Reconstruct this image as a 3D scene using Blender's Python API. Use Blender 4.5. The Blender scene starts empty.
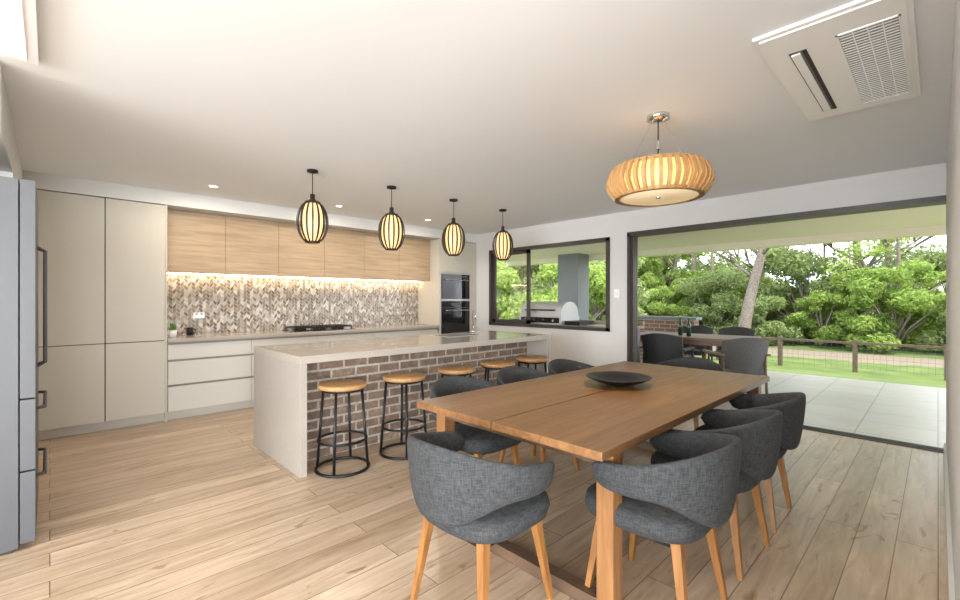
import bpy, math, random
import numpy as np
from mathutils import Vector, Matrix
random.seed(4)
rnd=random.Random(7)
scene=bpy.context.scene
try:
    scene.view_settings.view_transform='Standard'
    scene.view_settings.exposure=.22
except Exception: pass

# ---------------------------------------------------------------- materials
def newmat(name):
    m=bpy.data.materials.new(name); m.use_nodes=True
    nt=m.node_tree; b=nt.nodes['Principled BSDF']
    return m,nt,b
def pmat(name,col,rough=.5,metal=0,emit=None,es=0,bump=0,bscale=50,var=0,spec=None):
    m,nt,b=newmat(name)
    b.inputs['Base Color'].default_value=(*col,1)
    b.inputs['Roughness'].default_value=rough
    b.inputs['Metallic'].default_value=metal
    if spec is not None: b.inputs['Specular IOR Level'].default_value=spec
    if emit: 
        b.inputs['Emission Color'].default_value=(*emit,1); b.inputs['Emission Strength'].default_value=es
    if bump or var:
        tc=nt.nodes.new('ShaderNodeTexCoord'); no=nt.nodes.new('ShaderNodeTexNoise')
        no.inputs['Scale'].default_value=bscale; no.inputs['Detail'].default_value=4
        nt.links.new(tc.outputs['Object'],no.inputs['Vector'])
        if bump:
            bp=nt.nodes.new('ShaderNodeBump'); bp.inputs['Strength'].default_value=bump; bp.inputs['Distance'].default_value=.01
            nt.links.new(no.outputs['Fac'],bp.inputs['Height']); nt.links.new(bp.outputs[0],b.inputs['Normal'])
        if var:
            r=nt.nodes.new('ShaderNodeValToRGB')
            r.color_ramp.elements[0].position=.3; r.color_ramp.elements[1].position=.7
            r.color_ramp.elements[0].color=(*[c*(1-var) for c in col],1)
            r.color_ramp.elements[1].color=(*[min(1,c*(1+var)) for c in col],1)
            nt.links.new(no.outputs['Fac'],r.inputs[0]); nt.links.new(r.outputs[0],b.inputs['Base Color'])
    return m
def wood(name,c1,c2,stretch=(1,12,12),scale=2.2,rough=.45,bump=.08):
    m,nt,b=newmat(name); N=nt.nodes; L=nt.links
    tc=N.new('ShaderNodeTexCoord'); mp=N.new('ShaderNodeMapping'); mp.inputs['Scale'].default_value=stretch
    L.new(tc.outputs['Object'],mp.inputs[0])
    n1=N.new('ShaderNodeTexNoise'); n1.inputs['Scale'].default_value=scale; n1.inputs['Detail'].default_value=7; n1.inputs['Distortion'].default_value=.6
    L.new(mp.outputs[0],n1.inputs['Vector'])
    r=N.new('ShaderNodeValToRGB'); r.color_ramp.elements[0].position=.32; r.color_ramp.elements[1].position=.68
    r.color_ramp.elements[0].color=(*c1,1); r.color_ramp.elements[1].color=(*c2,1)
    L.new(n1.outputs['Fac'],r.inputs[0]); L.new(r.outputs[0],b.inputs['Base Color'])
    b.inputs['Roughness'].default_value=rough
    bp=N.new('ShaderNodeBump'); bp.inputs['Strength'].default_value=bump; bp.inputs['Distance'].default_value=.01
    L.new(n1.outputs['Fac'],bp.inputs['Height']); L.new(bp.outputs[0],b.inputs['Normal'])
    return m

def brickmat(name,c1,c2,mortar,bw,rh,ms,axes='xy',rough=.6,off=.5,grain=None,bump=.3,bias=0,knots=False,wash=False):
    m,nt,b=newmat(name); N=nt.nodes; L=nt.links
    tc=N.new('ShaderNodeTexCoord'); sx=N.new('ShaderNodeSeparateXYZ'); cx=N.new('ShaderNodeCombineXYZ')
    L.new(tc.outputs['Object'],sx.inputs[0])
    a={'x':'X','y':'Y','z':'Z'}
    L.new(sx.outputs[a[axes[0]]],cx.inputs['X']); L.new(sx.outputs[a[axes[1]]],cx.inputs['Y'])
    br=N.new('ShaderNodeTexBrick'); br.offset=off; br.inputs['Scale'].default_value=1
    br.inputs['Color1'].default_value=(*c1,1); br.inputs['Color2'].default_value=(*c2,1); br.inputs['Mortar'].default_value=(*mortar,1)
    br.inputs['Mortar Size'].default_value=ms; br.inputs['Brick Width'].default_value=bw; br.inputs['Row Height'].default_value=rh
    br.inputs['Mortar Smooth'].default_value=.1; br.inputs['Bias'].default_value=bias
    L.new(cx.outputs[0],br.inputs['Vector'])
    out=br.outputs['Color']
    def mult(out,fac_out,e0,e1,p0,p1):
        r=N.new('ShaderNodeValToRGB'); r.color_ramp.elements[0].position=p0; r.color_ramp.elements[1].position=p1
        r.color_ramp.elements[0].color=(*e0,1); r.color_ramp.elements[1].color=(*e1,1)
        L.new(fac_out,r.inputs[0])
        mx=N.new('ShaderNodeMix'); mx.data_type='RGBA'; mx.blend_type='MULTIPLY'; mx.inputs[0].default_value=1
        L.new(out,mx.inputs[6]); L.new(r.outputs[0],mx.inputs[7]); return mx.outputs[2]
    if grain:
        mp=N.new('ShaderNodeMapping'); mp.inputs['Scale'].default_value=grain[0]; L.new(tc.outputs['Object'],mp.inputs[0])
        no=N.new('ShaderNodeTexNoise'); no.inputs['Scale'].default_value=grain[1]; no.inputs['Detail'].default_value=8; no.inputs['Roughness'].default_value=.6
        no.inputs['Distortion'].default_value=.8
        vm=N.new('ShaderNodeVectorMath'); vm.operation='MULTIPLY_ADD'; vm.inputs[1].default_value=(60,60,60)
        L.new(br.outputs['Color'],vm.inputs[0]); L.new(mp.outputs[0],vm.inputs[2]); L.new(vm.outputs[0],no.inputs['Vector'])
        g=grain[2]; out=mult(out,no.outputs['Fac'],(g,g*.92,g*.84),(1,1,1),.3,.68)
        if knots:
            mp2=N.new('ShaderNodeMapping'); mp2.inputs['Scale'].default_value=(1.6,5,1); L.new(tc.outputs['Object'],mp2.inputs[0])
            n2=N.new('ShaderNodeTexNoise'); n2.inputs['Scale'].default_value=1.9; n2.inputs['Detail'].default_value=5; n2.inputs['Distortion'].default_value=1.8
            L.new(mp2.outputs[0],n2.inputs['Vector']); out=mult(out,n2.outputs['Fac'],(.56,.44,.34),(1,1,1),.26,.38)
    if wash:
        n3=N.new('ShaderNodeTexNoise'); n3.inputs['Scale'].default_value=14; n3.inputs['Detail'].default_value=6; L.new(tc.outputs['Object'],n3.inputs['Vector'])
        rr=N.new('ShaderNodeValToRGB'); rr.color_ramp.elements[0].position=.55; rr.color_ramp.elements[1].position=.8; rr.color_ramp.elements[1].color=(.4,.4,.4,1)
        L.new(n3.outputs['Fac'],rr.inputs[0]); mx=N.new('ShaderNodeMix'); mx.data_type='RGBA'; L.new(rr.outputs[0],mx.inputs[0]); L.new(out,mx.inputs[6]); mx.inputs[7].default_value=(*mortar,1); out=mx.outputs[2]
    L.new(out,b.inputs['Base Color']); b.inputs['Roughness'].default_value=rough
    bp=N.new('ShaderNodeBump'); bp.inputs['Strength'].default_value=bump; bp.inputs['Distance'].default_value=.004; bp.invert=True
    L.new(br.outputs['Fac'],bp.inputs['Height']); L.new(bp.outputs[0],b.inputs['Normal'])
    return m

M={}
M['ceil']=pmat('ceiling_paint',(.84,.875,.915),.9)
M['wall']=pmat('wall_paint',(.64,.635,.63),.8)
M['white']=pmat('white_trim',(.8,.8,.79),.5)
M['plastic']=pmat('white_plastic',(.92,.93,.95),.4)
M['cab']=pmat('greige_laminate',(.53,.50,.44),.45)
M['cab2']=pmat('cream_drawer',(.57,.555,.515),.4)
M['gap']=pmat('shadow_gap',(.05,.045,.04),.9)
M['softgap']=pmat('finger_pull_shade',(.28,.25,.22),.7)  # darker greige paints the shadow lines in the drawer gaps
M['dgrey']=pmat('grille_recess',(.16,.16,.16),.9)
M['stone']=pmat('greige_stone',(.35,.315,.275),.22,bscale=160,var=.08)
M['stonetop']=pmat('stone_top',(.385,.345,.30),.16,bscale=160,var=.07)
M['overhead']=wood('oak_laminate',(.35,.25,.16),(.48,.355,.235),(1,1,14),2.0,.5,.02)
M['table']=brickmat('honey_oak',(.315,.16,.064),(.235,.115,.045),(.18,.09,.035),6.0,.1535,.0012,'xy',.36,.3,((1.1,14,14),2.0,.58),.15)
M['tableleg']=wood('honey_oak_leg',(.18,.08,.028),(.30,.145,.054),(14,14,1.2),2.0,.42,.05)
M['chairleg']=wood('chair_leg_wood',(.21,.088,.024),(.33,.15,.045),(14,14,1.5),2.5,.4,.03)
M['darkwood']=wood('dark_stretcher',(.08,.05,.03),(.14,.08,.05),(14,1.5,14),2,.5,.05)
M['seatwood']=wood('stool_seat_wood',(.36,.185,.065),(.50,.295,.125),(1.5,12,12),3,.4,.03)
M['slat']=wood('slat_wood',(.43,.24,.09),(.56,.34,.15),(8,8,1),2,.45,.02)
M['black']=pmat('black_metal',(.012,.012,.013),.4,.4)
M['rib']=pmat('dark_rib',(.024,.015,.010),.45)
M['blackglass']=pmat('black_glass',(.008,.008,.01),.06)
M['bronze']=pmat('bronze_aluminium',(.06,.052,.046),.4,.3)
M['steel']=pmat('stainless',(.105,.108,.115),.5,.5)
M['bbqsteel']=pmat('bbq_steel',(.55,.56,.57),.35,.3)
M['chrome']=pmat('chrome',(.75,.75,.76),.12,1)
M['brickwall']=brickmat('island_brick',(.33,.225,.16),(.20,.145,.112),(.54,.505,.45),.235,.083,.010,'xz',.85,.5,((6,6,6),3,.6),.8,wash=True)
M['brickout']=brickmat('outdoor_brick',(.30,.17,.11),(.22,.12,.08),(.4,.37,.33),.235,.083,.009,'yz',.85)
M['floor']=brickmat('oak_floorboards',(.68,.53,.385),(.50,.37,.25),(.25,.17,.11),2.1,.165,.0026,'xy',.30,.37,((1.3,11,11),1.6,.64),.35,knots=True)
M['tile']=brickmat('patio_tiles',(.50,.48,.455),(.455,.44,.415),(.30,.28,.26),.6,.6,.008,'xy',.3,0,((1,1,1),2,.92),.3)
M['soffit']=pmat('alfresco_ceiling',(.84,.78,.66),.7)
M['column']=pmat('grey_render',(.22,.23,.25),.8)
M['wicker']=pmat('dark_wicker',(.035,.035,.037),.6,bump=.6,bscale=90,var=.4)
M['wicker2']=pmat('grey_wicker',(.10,.10,.098),.6,bump=.6,bscale=90,var=.3)
M['outtable']=wood('outdoor_teak',(.17,.10,.06),(.25,.145,.09),(12,1,12),2,.5)
M['bottle']=pmat('bottle_glass',(.02,.06,.03),.08)
M['leafgreen']=pmat('plant_leaf',(.05,.22,.03),.5)
M['pot']=pmat('white_pot',(.75,.73,.7),.4)
M['bark']=pmat('bark',(.22,.185,.155),.9,bump=.6,bscale=12,var=.35)
M['fencewood']=pmat('fence_timber',(.10,.068,.047),.85,var=.3,bscale=10)
M['wire']=pmat('fence_wire',(.15,.15,.15),.5,.5)
M['lampglow']=pmat('lamp_glow',(.7,.5,.25),.5,emit=(1,.66,.28),es=.95)
M['discglow']=pmat('diffuser_glow',(.6,.5,.36),.5,emit=(1,.74,.42),es=.40)
M['innerglow']=pmat('drum_glow',(.8,.6,.3),.5,emit=(1,.58,.18),es=1.0)
M['dlglow']=pmat('downlight_glow',(1,1,1),.5,emit=(1,.93,.8),es=8)
M['led']=pmat('led_strip',(1,1,1),.5,emit=(1,.74,.45),es=26)
M['panelglow']=pmat('panel_glow',(.9,.9,.9),.4,emit=(1,1,1),es=.3)  # added glow that keeps the ceiling panel white

# fabric
def fabric():
    m,nt,b=newmat('charcoal_fabric'); N=nt.nodes; L=nt.links
    tc=N.new('ShaderNodeTexCoord')
    outs=[]
    for sc in ((30,30,260),(220,220,25)):
        mp=N.new('ShaderNodeMapping'); mp.inputs['Scale'].default_value=sc; L.new(tc.outputs['Object'],mp.inputs[0])
        n=N.new('ShaderNodeTexNoise'); n.inputs['Scale'].default_value=1; n.inputs['Detail'].default_value=3; L.new(mp.outputs[0],n.inputs['Vector']); outs.append(n.outputs['Fac'])
    a=N.new('ShaderNodeMath'); a.operation='ADD'; L.new(outs[0],a.inputs[0]); L.new(outs[1],a.inputs[1])
    h=N.new('ShaderNodeMath'); h.operation='MULTIPLY'; h.inputs[1].default_value=.5; L.new(a.outputs[0],h.inputs[0])
    r=N.new('ShaderNodeValToRGB'); r.color_ramp.elements[0].position=.36; r.color_ramp.elements[1].position=.64
    r.color_ramp.elements[0].color=(.014,.015,.016,1); r.color_ramp.elements[1].color=(.056,.059,.063,1)
    L.new(h.outputs[0],r.inputs[0]); L.new(r.outputs[0],b.inputs['Base Color'])
    bp=N.new('ShaderNodeBump'); bp.inputs['Strength'].default_value=.3; bp.inputs['Distance'].default_value=.004
    L.new(h.outputs[0],bp.inputs['Height']); L.new(bp.outputs[0],b.inputs['Normal'])
    b.inputs['Roughness'].default_value=.85
    return m
M['fabric']=fabric()

# mosaic splashback : small leaf tiles leaning alternately left and right
def mosaic():
    m,nt,b=newmat('leaf_mosaic'); N=nt.nodes; L=nt.links
    def math_(op,a,b_=None,c=None):
        n=N.new('ShaderNodeMath'); n.operation=op
        for i,v in enumerate((a,b_,c)):
            if v is None: continue
            if isinstance(v,(int,float)): n.inputs[i].default_value=v
            else: L.new(v,n.inputs[i])
        return n.outputs[0]
    tc=N.new('ShaderNodeTexCoord'); s=N.new('ShaderNodeSeparateXYZ'); L.new(tc.outputs['Object'],s.inputs[0])
    W=.040; Hh=.047
    x=math_('DIVIDE',s.outputs['X'],W); z=math_('DIVIDE',s.outputs['Z'],Hh)
    pp=math_('PINGPONG',x,1)
    v=math_('ADD',z,math_('MULTIPLY',pp,.85))
    v=math_('ADD',v,math_('MULTIPLY',math_('SINE',math_('MULTIPLY',pp,3.1416)),.14))
    xb=math_('ADD',x,math_('MULTIPLY',math_('SINE',math_('MULTIPLY',v,6.2832)),.10))
    col=math_('FLOOR',xb); fx=math_('FRACT',xb)
    fv=math_('FRACT',v); iv=math_('FLOOR',v)
    c=N.new('ShaderNodeCombineXYZ'); L.new(col,c.inputs[0]); L.new(iv,c.inputs[1])
    wn=N.new('ShaderNodeTexWhiteNoise'); wn.noise_dimensions='2D'; L.new(c.outputs[0],wn.inputs['Vector'])
    r=N.new('ShaderNodeValToRGB'); cr=r.color_ramp; cr.interpolation='CONSTANT'
    cols=[(0,(.17,.125,.095)),(.2,(.24,.20,.165)),(.42,(.32,.29,.255)),(.62,(.44,.42,.39)),(.78,(.215,.19,.175)),(.9,(.56,.55,.53))]
    cr.elements[0].position=0; cr.elements[0].color=(*cols[0][1],1); cr.elements[1].position=cols[1][0]; cr.elements[1].color=(*cols[1][1],1)
    for p,cc in cols[2:]:
        e=cr.elements.new(p); e.color=(*cc,1)
    L.new(wn.outputs['Value'],r.inputs[0])
    du=math_('MINIMUM',fx,math_('SUBTRACT',1,fx)); dv=math_('MINIMUM',fv,math_('SUBTRACT',1,fv))
    e=math_('LESS_THAN',math_('MINIMUM',du,dv),.07)
    mx=N.new('ShaderNodeMix'); mx.data_type='RGBA'; L.new(e,mx.inputs[0]); L.new(r.outputs[0],mx.inputs[6]); mx.inputs[7].default_value=(.44,.415,.38,1)
    L.new(mx.outputs[2],b.inputs['Base Color']); b.inputs['Roughness'].default_value=.22
    return m
M['mosaic']=mosaic()

def glass():
    m=bpy.data.materials.new('window_glass'); m.use_nodes=True; nt=m.node_tree; nt.nodes.clear()
    o=nt.nodes.new('ShaderNodeOutputMaterial'); t=nt.nodes.new('ShaderNodeBsdfTransparent'); g=nt.nodes.new('ShaderNodeBsdfGlossy'); g.inputs['Roughness'].default_value=.02
    mx=nt.nodes.new('ShaderNodeMixShader'); mx.inputs[0].default_value=.06
    nt.links.new(t.outputs[0],mx.inputs[1]); nt.links.new(g.outputs[0],mx.inputs[2]); nt.links.new(mx.outputs[0],o.inputs[0]); return m
M['glass']=glass()

def leafmat(name,cols):
    m=bpy.data.materials.new(name); m.use_nodes=True; nt=m.node_tree; N=nt.nodes; L=nt.links; N.clear()
    o=N.new('ShaderNodeOutputMaterial'); g=N.new('ShaderNodeNewGeometry'); oi=N.new('ShaderNodeObjectInfo')
    a=N.new('ShaderNodeMath'); a.operation='MULTIPLY_ADD'; a.inputs[1].default_value=.6
    b2=N.new('ShaderNodeMath'); b2.operation='MULTIPLY'; b2.inputs[1].default_value=.4
    L.new(oi.outputs['Random'],b2.inputs[0]); L.new(g.outputs['Random Per Island'],a.inputs[0]); L.new(b2.outputs[0],a.inputs[2])
    r=N.new('ShaderNodeValToRGB'); r.color_ramp.elements[0].color=(*cols[0],1); r.color_ramp.elements[1].color=(*cols[2],1)
    e=r.color_ramp.elements.new(.5); e.color=(*cols[1],1)
    L.new(a.outputs[0],r.inputs[0])
    d=N.new('ShaderNodeBsdfDiffuse'); t=N.new('ShaderNodeBsdfTranslucent'); mx=N.new('ShaderNodeMixShader'); mx.inputs[0].default_value=.48
    L.new(r.outputs[0],d.inputs[0]); L.new(r.outputs[0],t.inputs[0]); L.new(d.outputs[0],mx.inputs[1]); L.new(t.outputs[0],mx.inputs[2]); L.new(mx.outputs[0],o.inputs[0])
    return m
M['leafA']=leafmat('foliage_bright',[(.19,.28,.07),(.34,.46,.12),(.50,.60,.20)])
M['leafB']=leafmat('foliage_olive',[(.19,.25,.09),(.31,.39,.16),(.47,.53,.27)])

def groundmat():
    m,nt,b=newmat('lawn_and_track'); N=nt.nodes; L=nt.links
    tc=N.new('ShaderNodeTexCoord'); s=N.new('ShaderNodeSeparateXYZ'); L.new(tc.outputs['Object'],s.inputs[0])
    n=N.new('ShaderNodeTexNoise'); n.inputs['Scale'].default_value=1.2; n.inputs['Detail'].default_value=8; L.new(tc.outputs['Object'],n.inputs['Vector'])
    r=N.new('ShaderNodeValToRGB'); r.color_ramp.elements[0].position=.3; r.color_ramp.elements[1].position=.7
    r.color_ramp.elements[0].color=(.055,.095,.015,1); r.color_ramp.elements[1].color=(.115,.16,.03,1); L.new(n.outputs['Fac'],r.inputs[0])
    a=N.new('ShaderNodeMath'); a.operation='MULTIPLY_ADD'; a.inputs[1].default_value=1.2; L.new(n.outputs['Fac'],a.inputs[0]); L.new(s.outputs['X'],a.inputs[2])
    d=N.new('ShaderNodeMath'); d.operation='SUBTRACT'; d.inputs[1].default_value=24.0; L.new(a.outputs[0],d.inputs[0])
    ab=N.new('ShaderNodeMath'); ab.operation='ABSOLUTE'; L.new(d.outputs[0],ab.inputs[0])
    lt=N.new('ShaderNodeMath'); lt.operation='LESS_THAN'; lt.inputs[1].default_value=1.6; L.new(ab.outputs[0],lt.inputs[0])
    mx=N.new('ShaderNodeMix'); mx.data_type='RGBA'; L.new(lt.outputs[0],mx.inputs[0]); L.new(r.outputs[0],mx.inputs[6]); mx.inputs[7].default_value=(.18,.145,.105,1)
    L.new(mx.outputs[2],b.inputs['Base Color']); b.inputs['Roughness'].default_value=.95
    return m
M['ground']=groundmat()

# ---------------------------------------------------------------- builder
class B:
    def __init__(s,name): s.name=name; s.v=[]; s.f=[]; s.m=[]; s.sm=[]; s.mats=[]
    def mi(s,k):
        if k not in s.mats: s.mats.append(k)
        return s.mats.index(k)
    def add(s,vs,fs,k,smooth=False):
        o=len(s.v); s.v+= [tuple(v) for v in vs]; i=s.mi(k)
        for f in fs: s.f.append(tuple(a+o for a in f)); s.m.append(i); s.sm.append(smooth)
    def box(s,x0,x1,y0,y1,z0,z1,k,mat=None):
        vs=[(x,y,z) for z in (z0,z1) for y in (y0,y1) for x in (x0,x1)]
        if mat is not None: vs=[tuple(mat@Vector(v)) for v in vs]
        s.add(vs,[(0,2,3,1),(4,5,7,6),(0,1,5,4),(2,6,7,3),(0,4,6,2),(1,3,7,5)],k)
    def cyl(s,p0,p1,r0,r1,k,n=16,smooth=True):
        p0=Vector(p0);p1=Vector(p1); d=(p1-p0).normalized()
        a=d.orthogonal().normalized(); b=d.cross(a)
        vs=[];
        for p,r in ((p0,r0),(p1,r1)):
            for i in range(n):
                t=2*math.pi*(i+.5)/n; vs.append(p+a*(r*math.cos(t))+b*(r*math.sin(t)))
        s.add(vs,[(i,(i+1)%n,n+(i+1)%n,n+i) for i in range(n)],k,smooth)
        s.add(vs,[tuple(range(n-1,-1,-1)),tuple(range(n,2*n))],k,False)
    def taper(s,p0,p1,w0,w1,k,rot=0):
        vs=[]
        for p,w in ((p0,w0),(p1,w1)):
            for i in range(4):
                t=math.pi/4+i*math.pi/2+rot; r=w/math.sqrt(2); vs.append((p[0]+r*math.cos(t),p[1]+r*math.sin(t),p[2]))
        s.add(vs,[(0,1,5,4),(1,2,6,5),(2,3,7,6),(3,0,4,7),(3,2,1,0),(4,5,6,7)],k)
    def lathe(s,prof,c,k,n=32,smooth=True):
        vs=[];m=len(prof)
        for r,z in prof:
            for i in range(n):
                t=2*math.pi*i/n; vs.append((c[0]+r*math.cos(t),c[1]+r*math.sin(t),c[2]+z))
        fs=[(j*n+i,j*n+(i+1)%n,(j+1)*n+(i+1)%n,(j+1)*n+i) for j in range(m-1) for i in range(n)]
        s.add(vs,fs,k,smooth)
    def tube(s,pts,r,k,n=8,closed=False):
        pts=[Vector(p) for p in pts]; m=len(pts); vs=[]; up=None
        for j in range(m):
            if closed: d=pts[(j+1)%m]-pts[j-1]
            else: d=pts[min(j+1,m-1)]-pts[max(j-1,0)]
            d.normalize()
            if up is None: up=d.orthogonal().normalized()
            up=(up-d*up.dot(d)).normalized(); b=d.cross(up)
            rr=r[j] if isinstance(r,(list,tuple)) else r
            for i in range(n):
                t=2*math.pi*i/n; vs.append(pts[j]+up*(rr*math.cos(t))+b*(rr*math.sin(t)))
        fs=[]
        for j in range(m if closed else m-1):
            j2=(j+1)%m
            for i in range(n): fs.append((j*n+i,j*n+(i+1)%n,j2*n+(i+1)%n,j2*n+i))
        if not closed: fs+= [tuple(range(n-1,-1,-1)),tuple(range((m-1)*n,m*n))]
        s.add(vs,fs,k,True)
    def ring(s,c,R,r,k,n=40):
        s.tube([(c[0]+R*math.cos(2*math.pi*i/n),c[1]+R*math.sin(2*math.pi*i/n),c[2]) for i in range(n)],r,k,8,True)
    def mesh(s):
        me=bpy.data.meshes.new(s.name); me.from_pydata(s.v,[],s.f)
        for k in s.mats: me.materials.append(M[k])
        me.polygons.foreach_set('material_index',s.m); me.polygons.foreach_set('use_smooth',s.sm); me.update()
        return me
    def done(s,loc=(0,0,0),rot=0,bevel=0):
        return place(s.name,s.mesh(),loc,rot,bevel)
def place(name,me,loc=(0,0,0),rot=0,bevel=0,scale=1):
    o=bpy.data.objects.new(name,me); scene.collection.objects.link(o); o.location=loc; o.rotation_euler=(0,0,rot)
    if scale!=1: o.scale=(scale,)*3 if not isinstance(scale,tuple) else scale
    if bevel:
        b=o.modifiers.new('bevel','BEVEL'); b.width=bevel; b.segments=2; b.limit_method='ANGLE'
    return o

CH=2.56; EX=5.67; KY=6.54; FY=5.94; R90=math.pi/2
WX=-7.0; SY=-6.0
# ---------------------------------------------------------------- room shell
b=B('floor'); b.box(WX-.15,EX+.15,SY-.15,KY+.1,-.12,0,'floor'); b.done()
b=B('ceiling'); b.box(WX-.15,EX+.15,SY-.15,KY+.1,CH,CH+.15,'ceil'); b.done()
b=B('wall_north'); b.box(-.95,EX+.15,KY,KY+.15,0,CH,'wall'); b.done()
b=B('wall_east')
b.box(EX,EX+.15,3.218,5.59,0,.905,'wall'); b.box(EX,EX+.15,3.218,5.59,2.235,CH,'wall')
b.box(EX,EX+.15,2.946,3.218,0,CH,'wall'); b.box(EX,EX+.15,5.59,KY,0,CH,'wall')
b.box(EX,EX+.15,-.2,2.946,2.27,CH,'wall'); b.done()
b=B('wall_south'); b.box(1.1,EX+.15,-.2,-.05,0,CH,'wall'); b.box(1.1,1.25,SY,-.2,0,CH,'wall')
b.box(WX,1.25,SY-.15,SY,0,.2,'wall'); b.box(WX,1.25,SY-.15,SY,2.35,CH,'wall'); b.box(-.2,1.25,SY-.15,SY,0,CH,'wall'); b.box(WX,-6.4,SY-.15,SY,0,CH,'wall'); b.done()
b=B('wall_west')
b.box(-.18-.77,-.18,4.4,KY,0,CH,'wall'); b.box(-.95,-.18,3.3,4.4,2.22,CH,'wall'); b.box(-1.0,-.95,3.2,4.4,0,CH,'wall')
b.box(WX-.15,-.95,3.18,3.3,0,CH,'wall')
b.box(WX-.15,WX,SY,3.3,0,.2,'wall'); b.box(WX-.15,WX,SY,3.3,2.35,CH,'wall'); b.box(WX-.15,WX,SY,-3.6,0,CH,'wall'); b.box(WX-.15,WX,2.6,3.3,0,CH,'wall'); b.done()
b=B('baseboard_south'); b.box(1.25,EX-.0,-.05,-.033,0,.09,'white'); b.done()
b=B('baseboard_east'); b.box(EX-.016,EX,2.98,5.92,0,.09,'white'); b.done()

# window
b=B('window_1'); y0,y1,z0,z1=3.218,5.59,.905,2.235; x0,x1=EX-.03,EX+.11
b.box(x0,x1,y0,y0+.05,z0,z1,'bronze'); b.box(x0,x1,y1-.05,y1,z0,z1,'bronze'); b.box(x0,x1,y0,y1,z0,z0+.05,'bronze'); b.box(x0,x1,y0,y1,z1-.05,z1,'bronze')
ym=4.73
for (a,c,xx) in ((ym-.03,y1-.05,EX+.02),):
    b.box(xx,xx+.035,a,a+.06,z0+.05,z1-.05,'bronze'); b.box(xx,xx+.035,c-.06,c,z0+.05,z1-.05,'bronze')
    b.box(xx,xx+.035,a,c,z0+.05,z0+.11,'bronze'); b.box(xx,xx+.035,a,c,z1-.11,z1-.05,'bronze')
    b.box(xx+.015,xx+.02,a,c,z0+.05,z1-.05,'glass')
b.done()
# sliding door frame
b=B('door_1'); y0,y1=-.05,2.946
b.box(EX-.03,EX+.15,y0,y1,2.215,2.27,'bronze'); b.box(EX-.03,EX+.15,y1-.04,y1,0,2.25,'bronze')
b.box(EX-.01,EX+.15,y0,y1,-.005,.008,'bronze'); 
for k in (.03,.06,.09): b.box(EX+k-.004,EX+k+.004,y0,y1,.008,.016,'bronze')
for i in range(3):
    xx=EX+.012+i*.045; b.box(xx,xx+.035,y1-.07,y1-.04,.012,2.215,'bronze')
b.done()
b=B('light_switch'); b.box(EX-.012,EX,3.07,3.15,1.38,1.50,'plastic'); b.box(EX-.016,EX-.012,3.09,3.105,1.42,1.46,'white'); b.box(EX-.016,EX-.012,3.115,3.13,1.42,1.46,'white'); b.done()

# ---------------------------------------------------------------- kitchen cabinetry
b=B('trim_bulkhead'); b.box(-.18,EX,FY,KY,2.405,CH,'wall'); b.done()
b=B('pantry_cupboard')
b.box(-.17,.915,FY+.03,KY-.01,.1,2.40,'cab'); b.box(-.17,.92,FY+.07,KY-.01,0,.1,'cab')
for a,c in ((-.165,.405),(.41,.915)):
    b.box(a+.002,c-.002,FY,FY+.022,.105,.898,'cab'); b.box(a+.002,c-.002,FY,FY+.022,.906,2.395,'cab')
b.box(-.16,.91,FY+.0225,FY+.03,.1,2.40,'gap')
b.box(.915,.935,FY,KY-.01,0,2.40,'cab')
b.done(bevel=.0015)
b=B('base_drawers')
b.box(.94,4.76,FY+.03,KY-.01,.1,.875,'cab2'); b.box(.94,4.76,FY+.08,KY-.01,0,.1,'cab')
b.box(.94,4.76,FY+.024,FY+.03,.1,.875,'softgap')
xs=[.94,1.80,2.66,3.52,4.76]
for i in range(4):
    for (a,c) in ((.105,.38),(.405,.66),(.685,.85)): b.box(xs[i]+.003,xs[i+1]-.003,FY+.002,FY+.022,a,c,'cab2')
b.done(bevel=.0015)
b=B('kitchen_countertop'); b.box(.937,4.775,FY-.02,KY-.012,.876,.92,'stonetop'); b.done(bevel=.003)
b=B('splashback'); b.box(.937,4.775,KY-.011,KY-.001,.921,1.67,'mosaic'); b.done()
b=B('overhead_cupboards')
b.box(.937,4.775,6.21,KY-.002,1.68,2.40,'overhead'); b.box(.937,4.775,6.205,6.21,1.68,2.40,'gap')
for i in range(6):
    a=.937+i*.6397; b.box(a+.002,a+.6377,6.185,6.205,1.675,2.398,'overhead')
b.done(bevel=.001)
b=B('led_strip_light'); b.box(.95,4.76,KY-.10,KY-.075,1.668,1.679,'led'); b.done()
b=B('oven_tower'); X0,X1=4.78,5.66
b.box(X0,X1,FY+.02,KY-.01,.1,2.40,'cab'); b.box(X0,X1,FY+.07,KY-.01,0,.1,'cab')
b.box(X0,X1,FY,FY+.02,.10,.66,'cab'); b.box(X0,X1,FY,FY+.02,1.83,2.395,'cab'); b.box(X0,X0+.05,FY,FY+.02,.66,1.83,'cab'); b.box(X1-.17,X1,FY,FY+.02,.66,1.83,'cab')
b.done(bevel=.001)
b=B('wall_oven'); b.box(4.84,5.48,FY-.012,FY+.015,.74,1.33,'blackglass'); b.box(4.84,5.48,FY-.016,FY-.012,1.21,1.22,'steel')
b.tube([(4.90,FY-.012,1.17),(4.90,FY-.05,1.17),(5.42,FY-.05,1.17),(5.42,FY-.012,1.17)],.009,'chrome'); b.box(5.05,5.25,FY-.014,FY-.012,1.25,1.30,'steel'); b.done()
b=B('built_in_microwave'); b.box(4.84,5.48,FY-.012,FY+.015,1.37,1.80,'blackglass'); b.box(4.84,5.48,FY-.015,FY-.012,1.345,1.362,'bbqsteel'); b.tube([(4.90,FY-.012,1.70),(4.90,FY-.045,1.70),(5.42,FY-.045,1.70),(5.42,FY-.012,1.70)],.008,'chrome'); b.box(5.3,5.42,FY-.014,FY-.012,1.75,1.78,'steel'); b.done()
b=B('gas_cooktop'); b.box(2.35,3.25,6.02,6.44,.921,.93,'blackglass')
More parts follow.
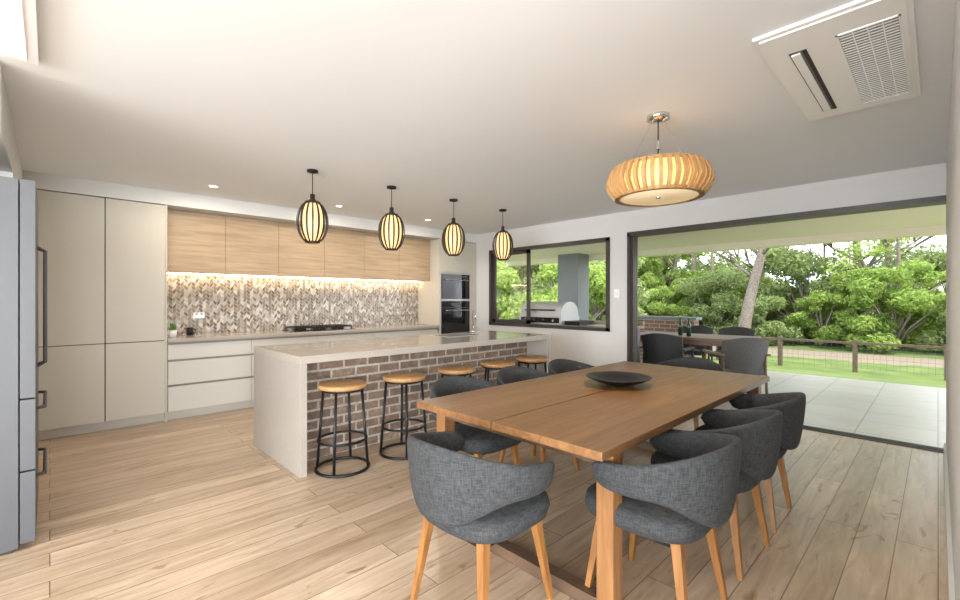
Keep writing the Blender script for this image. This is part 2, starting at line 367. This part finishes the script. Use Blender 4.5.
for i in range(3):
    for j in range(2):
        cx,cy=2.52+i*.28,6.13+j*.2
        b.lathe([(0,.03),(.035,.03),(.045,.02),(.05,.0)],(cx,cy,.93),'black',16)
    a=2.39+i*.28
    for yy in (6.05,6.23,6.41): b.box(a,a+.26,yy-.008,yy+.008,.958,.978,'black')
    for xx in (a,a+.13,a+.26): b.box(xx-.008,xx+.008,6.05,6.41,.958,.978,'black')
    for xx in (a,a+.26):
        for yy in (6.05,6.41): b.box(xx-.008,xx+.008,yy-.008,yy+.008,.93,.958,'black')
for i in range(5): b.lathe([(.018,0),(.018,.022),(0,.024)],(3.17,6.06+i*.085,.93),'bbqsteel',12)
b.done()
b=B('potted_plant'); b.lathe([(0,0),(.035,0),(.045,.08),(.04,.08),(.035,.07),(0,.07)],(0,0,0),'pot',20)
for i in range(26):
    t=rnd.uniform(0,6.28); r=rnd.uniform(.01,.06); h=rnd.uniform(.10,.17)
    p0=Vector((0,0,.07)); p1=Vector((r*math.cos(t),r*math.sin(t),h)); s_=Vector((-math.sin(t),math.cos(t),0))*.014
    mid=(p0+p1)/2+Vector((0,0,.02)); b.add([p0,mid+s_,p1,mid-s_],[(0,1,2,3)],'leafgreen')
b.done((1.02,6.16,.92))
b=B('coffee_mug'); b.lathe([(0,0),(.036,0),(.038,.09),(.034,.09),(.032,.01),(0,.01)],(0,0,0),'black',20); b.tube([(.036,0,.075),(.06,0,.07),(.062,0,.035),(.036,0,.02)],.005,'black'); b.done((1.24,6.42,.92))
b=B('power_outlet'); b.box(1.30,1.42,KY-.017,KY-.0112,1.12,1.19,'plastic'); b.box(1.32,1.345,KY-.019,KY-.017,1.165,1.18,'gap'); b.box(1.375,1.4,KY-.019,KY-.017,1.165,1.18,'gap'); b.done()

# island
IX0,IX1,IY0,IY1=1.36,4.46,3.36,4.42
b=B('kitchen_island')
b.box(IX0,IX1,IY0,IY1,.862,.92,'stonetop'); b.box(IX0,IX0+.055,IY0,IY1,0,.862,'stone'); b.box(IX1-.055,IX1,IY0,IY1,0,.862,'stone')
b.box(IX0+.055,IX1-.055,3.68,3.79,0,.862,'brickwall')
b.box(IX0+.055,IX1-.055,3.79,IY1-.04,.1,.862,'cab2'); b.box(IX0+.055,IX1-.055,3.79,IY1-.1,0,.1,'cab')
for i in range(5):
    a=IX0+.06+i*.597; b.box(a,a+.59,IY1-.04,IY1-.02,.105,.84,'cab2')
b.done(bevel=.002)
b=B('undermount_sink'); b.box(3.3,3.85,3.92,4.28,.9205,.9225,'bbqsteel'); b.box(3.32,3.83,3.94,4.26,.9225,.9235,'dgrey'); b.done()
b=B('kitchen_tap'); pts=[(0,0,0),(0,0,.22)]+[(-.0,-.075+.075*math.cos(a),.22+.075*math.sin(a)) for a in [i*math.pi/8 for i in range(1,9)]]+[(0,-.15,.17)]
b.lathe([(0,0),(.026,0),(.026,.02),(.016,.03),(.012,.05)],(0,0,0),'chrome',16); b.tube(pts,.011,'chrome',10); b.tube([(0,0,.06),(.05,0,.09)],.007,'chrome'); b.done((4.05,4.32,.92),-.5)

# stools
b=B('bar_stool')
b.lathe([(0,.645),(.17,.645),(.185,.652),(.188,.668),(.182,.68),(.17,.684),(0,.684)],(0,0,0),'seatwood',40)
b.ring((0,0,.636),.155,.009,'black'); b.ring((0,0,.012),.205,.012,'black'); 
for i in range(4):
    t=math.pi/4+i*math.pi/2; c,s_=math.cos(t),math.sin(t)
    b.tube([(.155*c,.155*s_,.64),(.205*c,.205*s_,.012)],.0115,'black')
b.ring((0,0,.24),.187,.010,'black')
me=b.mesh()
for i,(x,y) in enumerate(((1.69,3.33),(2.26,3.30),(2.87,3.29),(3.45,3.29),(4.03,3.29))): place('bar_stool',me,(x,y,0),.3*i)

# island pendants
b=B('pendant_lamp')
b.lathe([(0,0),(.05,0),(.05,-.02),(.015,-.028),(0,-.028)],(0,0,0),'black',24)
b.cyl((0,0,-.02),(0,0,-.24),.004,.004,'black',8)
b.lathe([(.006,-.22),(.022,-.225),(.022,-.27),(.045,-.29),(.06,-.305),(0,-.305)],(0,0,0),'rib',24)
H=.37; zc=-.30-H/2
prof=[]
for i in range(15):
    u=-1+2*i/14; prof.append((.05+.055*(1-u*u)**.5 if abs(u)<1 else .05, zc+u*H*.47))
b.lathe([(0,prof[0][1])]+prof+[(0,prof[-1][1])],(0,0,0),'lampglow',32)
def pr(u): return .058+.074*max(0,1-abs(u)**2.2)**.8
NR=16
for k in range(NR):
    t=2*math.pi*k/NR; c,s_=math.cos(t),math.sin(t); tn=Vector((-s_,c,0)); rd=Vector((c,s_,0)); vs=[];fs=[]
    n=14
    for i in range(n+1):
        u=-1+2*i/n; r=pr(u); w=.0055+.003*(1-u*u); z=zc+u*H*.5
        for a,bb in ((-1,0),(1,0),(1,.009),(-1,.009)): vs.append(tn*(w*a)+rd*(r+bb)+Vector((0,0,z)))
    for i in range(n):
        for j in range(4): fs.append((i*4+j,i*4+(j+1)%4,i*4+4+(j+1)%4,i*4+4+j))
    b.add(vs,fs,'rib')
b.ring((0,0,zc+H*.5),.062,.007,'rib',24); b.ring((0,0,zc-H*.5),.062,.007,'rib',24)
me=b.mesh()
for x in (1.76,2.62,3.49,4.36): place('pendant_lamp',me,(x,4.06,CH))

# big drum pendant
b=B('drum_pendant_light')
b.lathe([(0,0),(.07,0),(.07,-.025),(.02,-.035),(0,-.035)],(0,0,0),'chrome',32)
zt,zb=-.335,-.54
for k in range(3):
    t=2.1*k+.4; b.cyl((.03*math.cos(t),.03*math.sin(t),-.02),(.20*math.cos(t),.20*math.sin(t),zt-.005),.0016,.0016,'chrome',6)
b.cyl((0,0,-.03),(0,0,zt-.03),.004,.004,'black',8); b.cyl((0,0,-.16),(0,0,-.22),.012,.012,'chrome',12)
b.lathe([(.18,zt-.01),(.262,zt-.02),(.280,zt-.11),(.252,zb+.01)],(0,0,0),'innerglow',48)
b.lathe([(.185,zt),(.275,zt),(.275,zt-.012),(.185,zt-.012)],(0,0,0),'slat',48)
b.lathe([(0,zb+.005),(.24,zb+.005),(.24,zb+.02)],(0,0,0),'discglow',48)
b.lathe([(.24,zb),(.275,zb),(.277,zb+.018),(.24,zb+.018),(.24,zb)],(0,0,0),'slat',48)
b.lathe([(0,zb-.002),(.015,zb-.002),(.015,zb+.006)],(0,0,0),'chrome',16)
NS=40
for k in range(NS):
    t=2*math.pi*k/NS; c,s_=math.cos(t),math.sin(t); tn=Vector((-s_,c,0)); rd=Vector((c,s_,0)); vs=[];fs=[]
    P=[(.275,zt),(.298,zt-.025),(.322,zt-.085),(.324,zt-.12),(.304,zt-.165),(.270,zb)]
    for r,z in P:
        for a,bb in ((-1,-.020),(1,-.020),(1,.006),(-1,.006)): vs.append(tn*(.0105*a)+rd*(r+bb)+Vector((0,0,z)))
    for i in range(len(P)-1):
        for j in range(4): fs.append((i*4+j,i*4+(j+1)%4,i*4+4+(j+1)%4,i*4+4+j))
    fs+=[(3,2,1,0),tuple(range(len(P)*4-4,len(P)*4))]
    b.add(vs,fs,'slat')
b.done((2.87,1.28,CH))

# ceiling cassette AC
b=B('air_conditioner_cassette')
x0,x1,y0,y1=2.34,3.66,.07,.60; z=CH
b.box(x0,x1,y0,y1,z-.014,z,'plastic'); b.box(x0+.03,x1-.03,y0+.02,y1-.02,z-.020,z-.014,'plastic'); z+=.006
b.box(2.57,3.50,.435,.505,z-.028,z-.0262,'dgrey'); b.box(2.59,3.48,.462,.498,z-.034,z-.028,'plastic')
b.box(2.57,3.50,.435,.452,z-.0285,z-.028,'gap')
b.box(2.55,3.52,.115,.315,z-.028,z-.0262,'dgrey')
b.box(2.54,3.53,.108,.116,z-.031,z-.026,'plastic'); b.box(2.54,3.53,.314,.322,z-.031,z-.026,'plastic'); b.box(2.54,2.55,.108,.322,z-.031,z-.026,'plastic'); b.box(3.52,3.53,.108,.322,z-.031,z-.026,'plastic')
for i in range(34): 
    xx=2.565+i*.0282; b.box(xx,xx+.011,.117,.313,z-.030,z-.028,'plastic')
for yy in (.165,.215,.265): b.box(2.555,3.515,yy-.002,yy+.002,z-.0305,z-.0285,'plastic')
b.done()
b=B('glowing_ceiling_panel'); b.box(-.75,-.04,2.1,3.15,CH-.03,CH,'plastic'); b.box(-.71,-.08,2.14,3.11,CH-.034,CH-.03,'panelglow'); b.done()  # ceiling vent panel with an added glow to look bright white
b=B('downlight'); b.lathe([(0,-.004),(.036,-.004)],(0,0,0),'dlglow',24); b.lathe([(.036,0),(.036,-.006),(.048,-.006),(.052,0)],(0,0,0),'plastic',24); me=b.mesh()
DL=[(1.25,5.36),(2.67,5.36),(4.10,5.36)]
for x,y in DL: place('downlight',me,(x,y,CH))

# fridge
b=B('refrigerator')
b.box(-.80,-.12,3.42,4.28,.02,2.0,'steel'); b.box(-.78,-.14,3.44,4.26,0,.02,'gap')
for ya,yb in ((3.422,3.846),(3.854,4.278)): b.box(-.115,-.055,ya,yb,.82,2.0,'steel')
b.box(-.115,-.055,3.422,4.278,.43,.812,'steel'); b.box(-.115,-.055,3.422,4.278,.04,.422,'steel')
for yy in (3.80,3.90): b.tube([(-.055,yy,.95),(-.02,yy,.97),(-.02,yy,1.65),(-.055,yy,1.67)],.010,'steel')
for zz in (.74,.36): b.tube([(-.055,3.55,zz),(-.02,3.57,zz),(-.02,4.13,zz),(-.055,4.15,zz)],.010,'steel')
b.done(bevel=.006)

# ---------------------------------------------------------------- dining set
b=B('dining_table'); X0,X1,Y0,Y1=1.56,4.06,.92,2.15; ym=1.535
b.box(X0,X1,Y0,ym-.006,.712,.75,'table'); b.box(X0,X1,ym+.006,Y1,.712,.75,'table')
for xa in (1.69,3.85):
    b.box(xa,xa+.08,.945,1.025,0,.712,'tableleg'); b.box(xa,xa+.08,2.045,2.125,0,.712,'tableleg')
    b.box(xa+.01,xa+.07,1.025,2.045,.64,.712,'darkwood'); b.box(xa+.005,xa+.075,1.025,2.045,.0,.06,'darkwood')
b.box(1.77,3.85,1.50,1.57,.64,.712,'darkwood')
b.done(bevel=.003)

def sm(t): t=max(0,min(1,t)); return t*t*(3-2*t)
b=B('dining_chair')
prof=[(0,.375),(.215,.378),(.25,.395),(.262,.43),(.255,.462),(.23,.478),(.12,.484),(0,.485)]
n=44; vs=[]
for r,z in prof:
    for i in range(n):
        t=2*math.pi*i/n; c,s_=math.cos(t),math.sin(t); k=(abs(c)**3.2+abs(s_)**3.2)**(-1/3.2)
        vs.append((.02+r*k*c*1.0,r*k*s_*.97,z))
b.add(vs,[(j*n+i,j*n+(i+1)%n,(j+1)*n+(i+1)%n,(j+1)*n+i) for j in range(len(prof)-1) for i in range(n)],'fabric',True)
NU,NV=64,20; vs=[]
for iu in range(NU+1):
    u=-1+2*iu/NU; t=abs(u); ang=math.pi+u*math.radians(118)
    top=.785-.105*sm(t/.95); bot=.455+.11*sm((t-.10)/.5)
    cap=1 if t<.84 else math.sqrt(max(0,1-((t-.84)/.16)**2)); cap=max(cap,.02)
    mid=(top+bot)/2; hh=(top-bot)/2*cap; th=.022*(.35+.65*cap)
    for iv in range(NV):
        a=2*math.pi*iv/NV; ca,sa=math.cos(a),math.sin(a)
        ra=math.copysign(abs(ca)**.6,ca)*th; z=mid+math.copysign(abs(sa)**.75,sa)*hh
        R=.285+.040*((z-.44)/.36)+ra
        ex=1.0+.06*sm((t-.5)*2)
        vs.append((R*math.cos(ang)*ex,R*math.sin(ang),z))
fs=[(i*NV+j,i*NV+(j+1)%NV,(i+1)*NV+(j+1)%NV,(i+1)*NV+j) for i in range(NU) for j in range(NV)]
fs+=[tuple(range(NV-1,-1,-1)),tuple(range(NU*NV,NU*NV+NV))]
b.add(vs,fs,'fabric',True)
for sx in (-1,1):
    for sy in (-1,1): b.taper((sx*.222,sy*.215,0),(sx*.165,sy*.165,.39),.022,.040,'chairleg')
b.box(-.17,.17,-.17,.17,.355,.38,'black')
me=b.mesh()
for x,y,r in ((1.40,1.43,.03),(1.957,.887,R90),(2.62,.88,R90-.03),(3.24,.89,R90+.02),(2.12,2.2,-R90),(2.80,2.22,-R90),(3.48,2.22,-R90),(4.27,1.66,math.pi)):
    place('dining_chair',me,(x,y,0),r,.0)
b=B('decorative_bowl')
b.lathe([(0,.004),(.07,0),(.09,.006),(.16,.03),(.215,.055),(.225,.062),(.215,.064),(.15,.042),(.07,.018),(0,.014)],(0,0,0),'black',48)
b.done((2.88,1.57,.75))

# ---------------------------------------------------------------- alfresco
b=B('patio_slab'); b.box(EX+.15,9.9,-1.5,9,-.14,-.01,'tile'); b.done()
b=B('trim_alfresco_roof'); b.box(EX+.15,10.1,-1.5,9,2.5,2.62,'soffit'); b.box(9.8,10.1,-1.5,9,2.37,2.5,'soffit'); b.done()
b=B('patio_column'); b.box(9.3,9.8,6.15,6.75,-.01,2.5,'column'); b.done(bevel=.01)
b=B('garden_wall'); b.box(9.55,9.78,3.5,5.0,-.01,.93,'brickout'); b.box(9.5,9.83,3.45,5.05,.93,.99,'column'); b.done()
b=B('outdoor_bench_kitchen'); b.box(EX+.17,6.75,3.3,5.9,-.01,.90,'column'); b.box(EX+.152,6.8,3.25,5.95,.90,.945,'stonetop')
b.box(6.74,6.80,3.25,5.95,.945,1.0,'stonetop'); b.done(bevel=.004)
b=B('barbecue'); zb_=.945
b.box(6.02,6.55,4.30,5.20,zb_,zb_+.13,'bbqsteel')
vs=[];n=12
for yy in (4.31,5.19):
    for i in range(n+1):
        t=math.pi*i/n; vs.append((6.285+.25*math.cos(t),yy,zb_+.13+.25*math.sin(t)**.8))
fs=[(i,i+1,n+2+i,n+1+i) for i in range(n)]+[tuple(range(n+1)),tuple(range(2*n+1,n,-1))]
b.add(vs,fs,'bbqsteel',False); b.tube([(6.05,4.45,1.18),(6.0,4.45,1.18),(6.0,5.05,1.18),(6.05,5.05,1.18)],.012,'black')
b.box(6.015,6.021,4.34,5.16,zb_+.02,zb_+.11,'black')
for i in range(4): b.cyl((6.015,4.45+i*.2,zb_+.065),(5.985,4.45+i*.2,zb_+.065),.026,.022,'chrome',12)
b.box(6.1,6.5,5.21,5.5,zb_,zb_+.06,'black'); b.box(6.1,6.5,4.0,4.29,zb_,zb_+.06,'black')
b.done()
b=B('outdoor_sink'); b.box(6.15,6.55,3.5,3.9,.9455,.95,'bbqsteel'); b.tube([(6.6,3.7,.95),(6.6,3.7,1.2),(6.55,3.7,1.25),(6.45,3.7,1.25),(6.42,3.7,1.2)],.011,'chrome'); b.done()
b=B('outdoor_dining_table'); b.box(-.5,.5,-.95,.95,.71,.75,'outtable')
for sx in (-1,1):
    for sy in (-1,1): b.box(sx*.42-.035,sx*.42+.035,sy*.85-.035,sy*.85+.035,0,.71,'outtable')
    b.box(sx*.42-.015,sx*.42+.015,-.83,.83,.63,.71,'outtable')
b.done((7.95,2.95,-.01),.1,bevel=.003)
b=B('wine_bottle'); b.lathe([(0,0),(.037,0),(.037,.19),(.014,.24),(.013,.30),(0,.30)],(0,0,0),'bottle',16); me=b.mesh()
place('wine_bottle',me,(7.8,2.95,.74)); place('wine_bottle',me,(7.95,3.15,.74))
def outchair(k,arm):
    b=B('outdoor_chair')
    b.box(-.26,.28,-.27,.27,.34,.42,k)
    vs=[];n=12
    for off in (0,.035):
        for zz in (0,.18,.36,.50):
            for i in range(n+1):
                u=-1+2*i/n; vs.append((-.25-off-.22*(zz/.5)*.6+.10*u*u, (.29+.02*zz)*u, .36+zz-(.05*u*u if zz==.5 else 0)))
    m_=4*(n+1); fs=[]
    for j in range(3):
        for i in range(n):
            a=j*(n+1)+i; fs+=[(a,a+1,a+n+2,a+n+1),(m_+a+n+1,m_+a+n+2,m_+a+1,m_+a)]
    for i in range(n):
        a=3*(n+1)+i; fs.append((a,a+1,m_+a+1,m_+a)); fs.append((i+1,i,m_+i,m_+i+1))
    for j in range(3):
        a=j*(n+1); fs.append((a,a+n+1,m_+a+n+1,m_+a)); a+=n; fs.append((a+n+1,a,m_+a,m_+a+n+1))
    b.add(vs,fs,k,False)
    for sy in (-1,1):
        b.box(-.28,.26,sy*.30-.03,sy*.30+.03,.60,.63,arm)
        b.tube([(.24,sy*.30,.61),(.27,sy*.30,0)],.018,arm); b.tube([(-.24,sy*.28,.61),(-.28,sy*.28,0)],.018,arm)
    return b.mesh()
d1=outchair('wicker','wicker'); d2=outchair('wicker2','outtable')
place('outdoor_chair',d1,(6.95,2.95,-.01),.1); place('outdoor_chair',d2,(6.95,2.0,-.01),.75)
place('outdoor_chair',d1,(8.85,3.3,-.01),math.pi); place('outdoor_chair',d1,(8.85,2.6,-.01),math.pi)

# ground
def gz(x):
    if x<10: return -.14
    return -.14-.82*sm((x-10)/8.5)
xs=[-40,-10,5,9,10]+[10+.5*i for i in range(1,20)]+[20,25,30,40,60,90]; ys=[-60,-20,0,20,60,110]
vs=[(x,y,gz(x)) for x in xs for y in ys]; n=len(ys)
b=B('lawn'); b.add(vs,[(i*n+j,(i+1)*n+j,(i+1)*n+j+1,i*n+j+1) for i in range(len(xs)-1) for j in range(n-1)],'ground',True); b.done()
b=B('garden_fence'); g=gz(18.5)
for k in range(-6,16):
    y=-.18+2.03*k; b.box(18.44,18.56,y-.06,y+.06,g-.01,g+1.03,'fencewood')
b.box(18.46,18.54,-12.4,30.3,g+.90,g+.97,'fencewood')
for z in (.15,.3,.45,.6,.75): b.box(18.497,18.503,-12.4,30.3,g+z,g+z+.006,'wire')
for i in range(200):
    y=-10+i*.15; b.box(18.498,18.502,y,y+.005,g+.1,g+.9,'wire')
b.done()

# trees -------------------------------------------------------------
def leaves(b,blobs,n,size,k,seed):
    r=np.random.RandomState(seed)
    w=np.array([bb[3]*bb[4] for bb in blobs]); w=w/w.sum(); idx=r.choice(len(blobs),n,p=w)
    bl=np.array(blobs)[idx]; d=r.normal(size=(n,3)); d/=np.linalg.norm(d,axis=1)[:,None]
    rad=r.uniform(.35,1.1,n)**.6
    c=bl[:,:3]+d*rad[:,None]*np.stack([bl[:,3],bl[:,3],bl[:,4]],1)
    a=r.normal(size=(n,3)); a/=np.linalg.norm(a,axis=1)[:,None]
    nn=d+.7*r.normal(size=(n,3)); t=np.cross(nn,a); t/=np.linalg.norm(t,axis=1)[:,None]; u=np.cross(nn,t); u/=np.linalg.norm(u,axis=1)[:,None]
    s=(size*r.uniform(.6,1.3,n))[:,None]
    V=np.stack([c-t*s,c+u*s*.45,c+t*s,c-u*s*.45],1).reshape(-1,3)
    b.add(V.tolist(),[(4*i,4*i+1,4*i+2,4*i+3) for i in range(n)],k)
def shrub(seed,R,H,n,k):
    r=random.Random(seed); b=B('bushy_tree'); bl=[]
    for i in range(34):
        t=r.uniform(0,6.28); h=r.uniform(.10,.95); rr=R*math.sqrt(r.random())*(1-.5*h**2); s_=r.uniform(.16,.36)*R
        bl.append((rr*math.cos(t),rr*math.sin(t),h*H*.9,s_,s_*.68))
        if i%2==0: b.tube([(0,0,0),(rr*.3*math.cos(t),rr*.3*math.sin(t),h*H*.4),(rr*math.cos(t),rr*math.sin(t),h*H*.88)],[.06,.045,.018],'bark',6)
    leaves(b,bl,n,.105,k,seed); return b.mesh()
def gum(seed,H,n,k,lean=0,r0=.26,bare=False):
    r=random.Random(seed); b=B('gum_tree'); bl=[]; pts=[]; rs=[]
    for i in range(9):
        u=i/8; pts.append((lean*u+.15*math.sin(5*u+seed),.2*math.sin(4*u+seed*2)-.0,H*u)); rs.append(r0*(1-.7*u))
    b.tube(pts,rs,'bark',10)
    for i in range(16):
        j=r.randint(2,8); p=Vector(pts[j]); t=r.uniform(0,6.28); L_=r.uniform(1.2,2.8); q=p+Vector((math.cos(t)*L_*.5,math.sin(t)*L_*.5,L_*.35)); e=p+Vector((math.cos(t+.3)*L_,math.sin(t+.3)*L_,L_*.7))
        b.tube([p,q,e],[r0*.3,r0*.2,.025],'bark',6)
        for kk in range(3):
            f=e+Vector((r.uniform(-1,1),r.uniform(-1,1),r.uniform(0,.9))); b.tube([q,(q+f)/2+Vector((0,0,.2)),f],[.05,.03,.012],'bark',5)
            if not bare: bl.append((f.x,f.y,f.z,.7,.45))
    if bl: leaves(b,bl,n,.12,k,seed)
    return b.mesh()
S=[shrub(1,2.4,4.6,14000,'leafA'),shrub(2,2.0,4.2,13000,'leafA'),shrub(3,2.6,5.0,14000,'leafB'),shrub(5,1.8,3.2,11000,'leafB')]
G=[gum(3,9,6000,'leafB'),gum(6,8,5000,'leafA'),gum(9,8,0,'leafB',bare=True,r0=.14)]
GB=gum(4,9,3000,'leafB',lean=1.2,r0=.30)
r=random.Random(11)
y=-9
while y<42:
    g=-.96
    place('bushy_tree',r.choice(S),(r.uniform(26.3,28),y,g),r.uniform(0,6.28),0,r.uniform(.7,1.0))
    place('bushy_tree',r.choice(S),(r.uniform(30,32.5),y+1.2,g),r.uniform(0,6.28),0,r.uniform(.85,1.15)*(1.5 if y>13 else 1))
    place('bushy_tree',r.choice(S),(r.uniform(35,39),y+.5,g),r.uniform(0,6.28),0,r.uniform(1.0,1.25)*(1.7 if y>13 else 1))
    y+=2.6
for x,y,k in ((29,9.5,2),(30,11,0),(33,8,1),(29,1.5,2),(31,3,1),(30,16,0),(29,21,1),(33,26,0),(34,5,2),(31,12.6,2),(36,2,0)):
    place('gum_tree',G[k],(x,y,-.96),r.uniform(0,6.28),0,r.uniform(.85,1.1))
place('gum_tree',GB,(24.8,6.6,-.96),-.8)
for x,y,k,s_ in ((17,11.5,0,1.0),(16,15.5,1,1.05),(20.5,12.5,2,1.1),(15,20,0,1.2),(21,18,2,1.2)):
    place('bushy_tree',S[k],(x,y,gz(x)),r.uniform(0,6),0,s_)

# ---------------------------------------------------------------- lights
w=bpy.data.worlds.new('sky'); scene.world=w; w.use_nodes=True; nt=w.node_tree; N=nt.nodes; L=nt.links; bg=N['Background']
tc=N.new('ShaderNodeTexCoord'); no=N.new('ShaderNodeTexNoise'); no.inputs['Scale'].default_value=3; no.inputs['Detail'].default_value=6
L.new(tc.outputs['Generated'],no.inputs['Vector']); r_=N.new('ShaderNodeValToRGB'); r_.color_ramp.elements[0].position=.40; r_.color_ramp.elements[1].position=.60
r_.color_ramp.elements[0].color=(.11,.155,.22,1); r_.color_ramp.elements[1].color=(.97,.98,1,1); L.new(no.outputs['Fac'],r_.inputs[0]); L.new(r_.outputs[0],bg.inputs[0]); bg.inputs[1].default_value=5.2
def light(name,typ,loc,e,col=(1,1,1),rot=(0,0,0),**kw):
    l=bpy.data.lights.new(name,typ); l.energy=e; l.color=col
    for k,v in kw.items(): setattr(l,k,v)
    o=bpy.data.objects.new(name,l); scene.collection.objects.link(o); o.location=loc; o.rotation_euler=rot; return o
s_=light('sun','SUN',(0,0,20),5.5,(1,.95,.86),angle=.08)
s_.rotation_euler=Vector((.12,.45,-.9)).to_track_quat('-Z','Y').to_euler()
for x,y in DL: light('downlight_lamp','AREA',(x,y,CH-.012),12,(1,.88,.72),shape='DISK',size=.08)
light('table_pendant_bulb','AREA',(2.87,1.28,CH-.56),10,(1,.85,.65),shape='DISK',size=.45)
def aim(d): return Vector(d).to_track_quat('-Z','Y').to_euler()
light('fill_light_west','AREA',(WX+.1,-.5,1.28),850,(.93,.97,1),aim((1,.15,.04)),shape='RECTANGLE',size=6,size_y=2.1)  # added fill behind the camera, brightens room and ceiling
light('fill_light_south','AREA',(-3.2,SY+.1,1.28),850,(.93,.97,1),aim((.4,1,.04)),shape='RECTANGLE',size=6,size_y=2.1)  # second unseen fill, added to light the room from the south

cam=bpy.data.cameras.new('camera'); cam.sensor_width=36; cam.lens=444/960*36; cam.clip_start=.05; cam.clip_end=300
co=bpy.data.objects.new('camera',cam); scene.collection.objects.link(co); co.location=(0,0,1.35); co.rotation_euler=(R90,0,math.radians(-44.1)); scene.camera=co
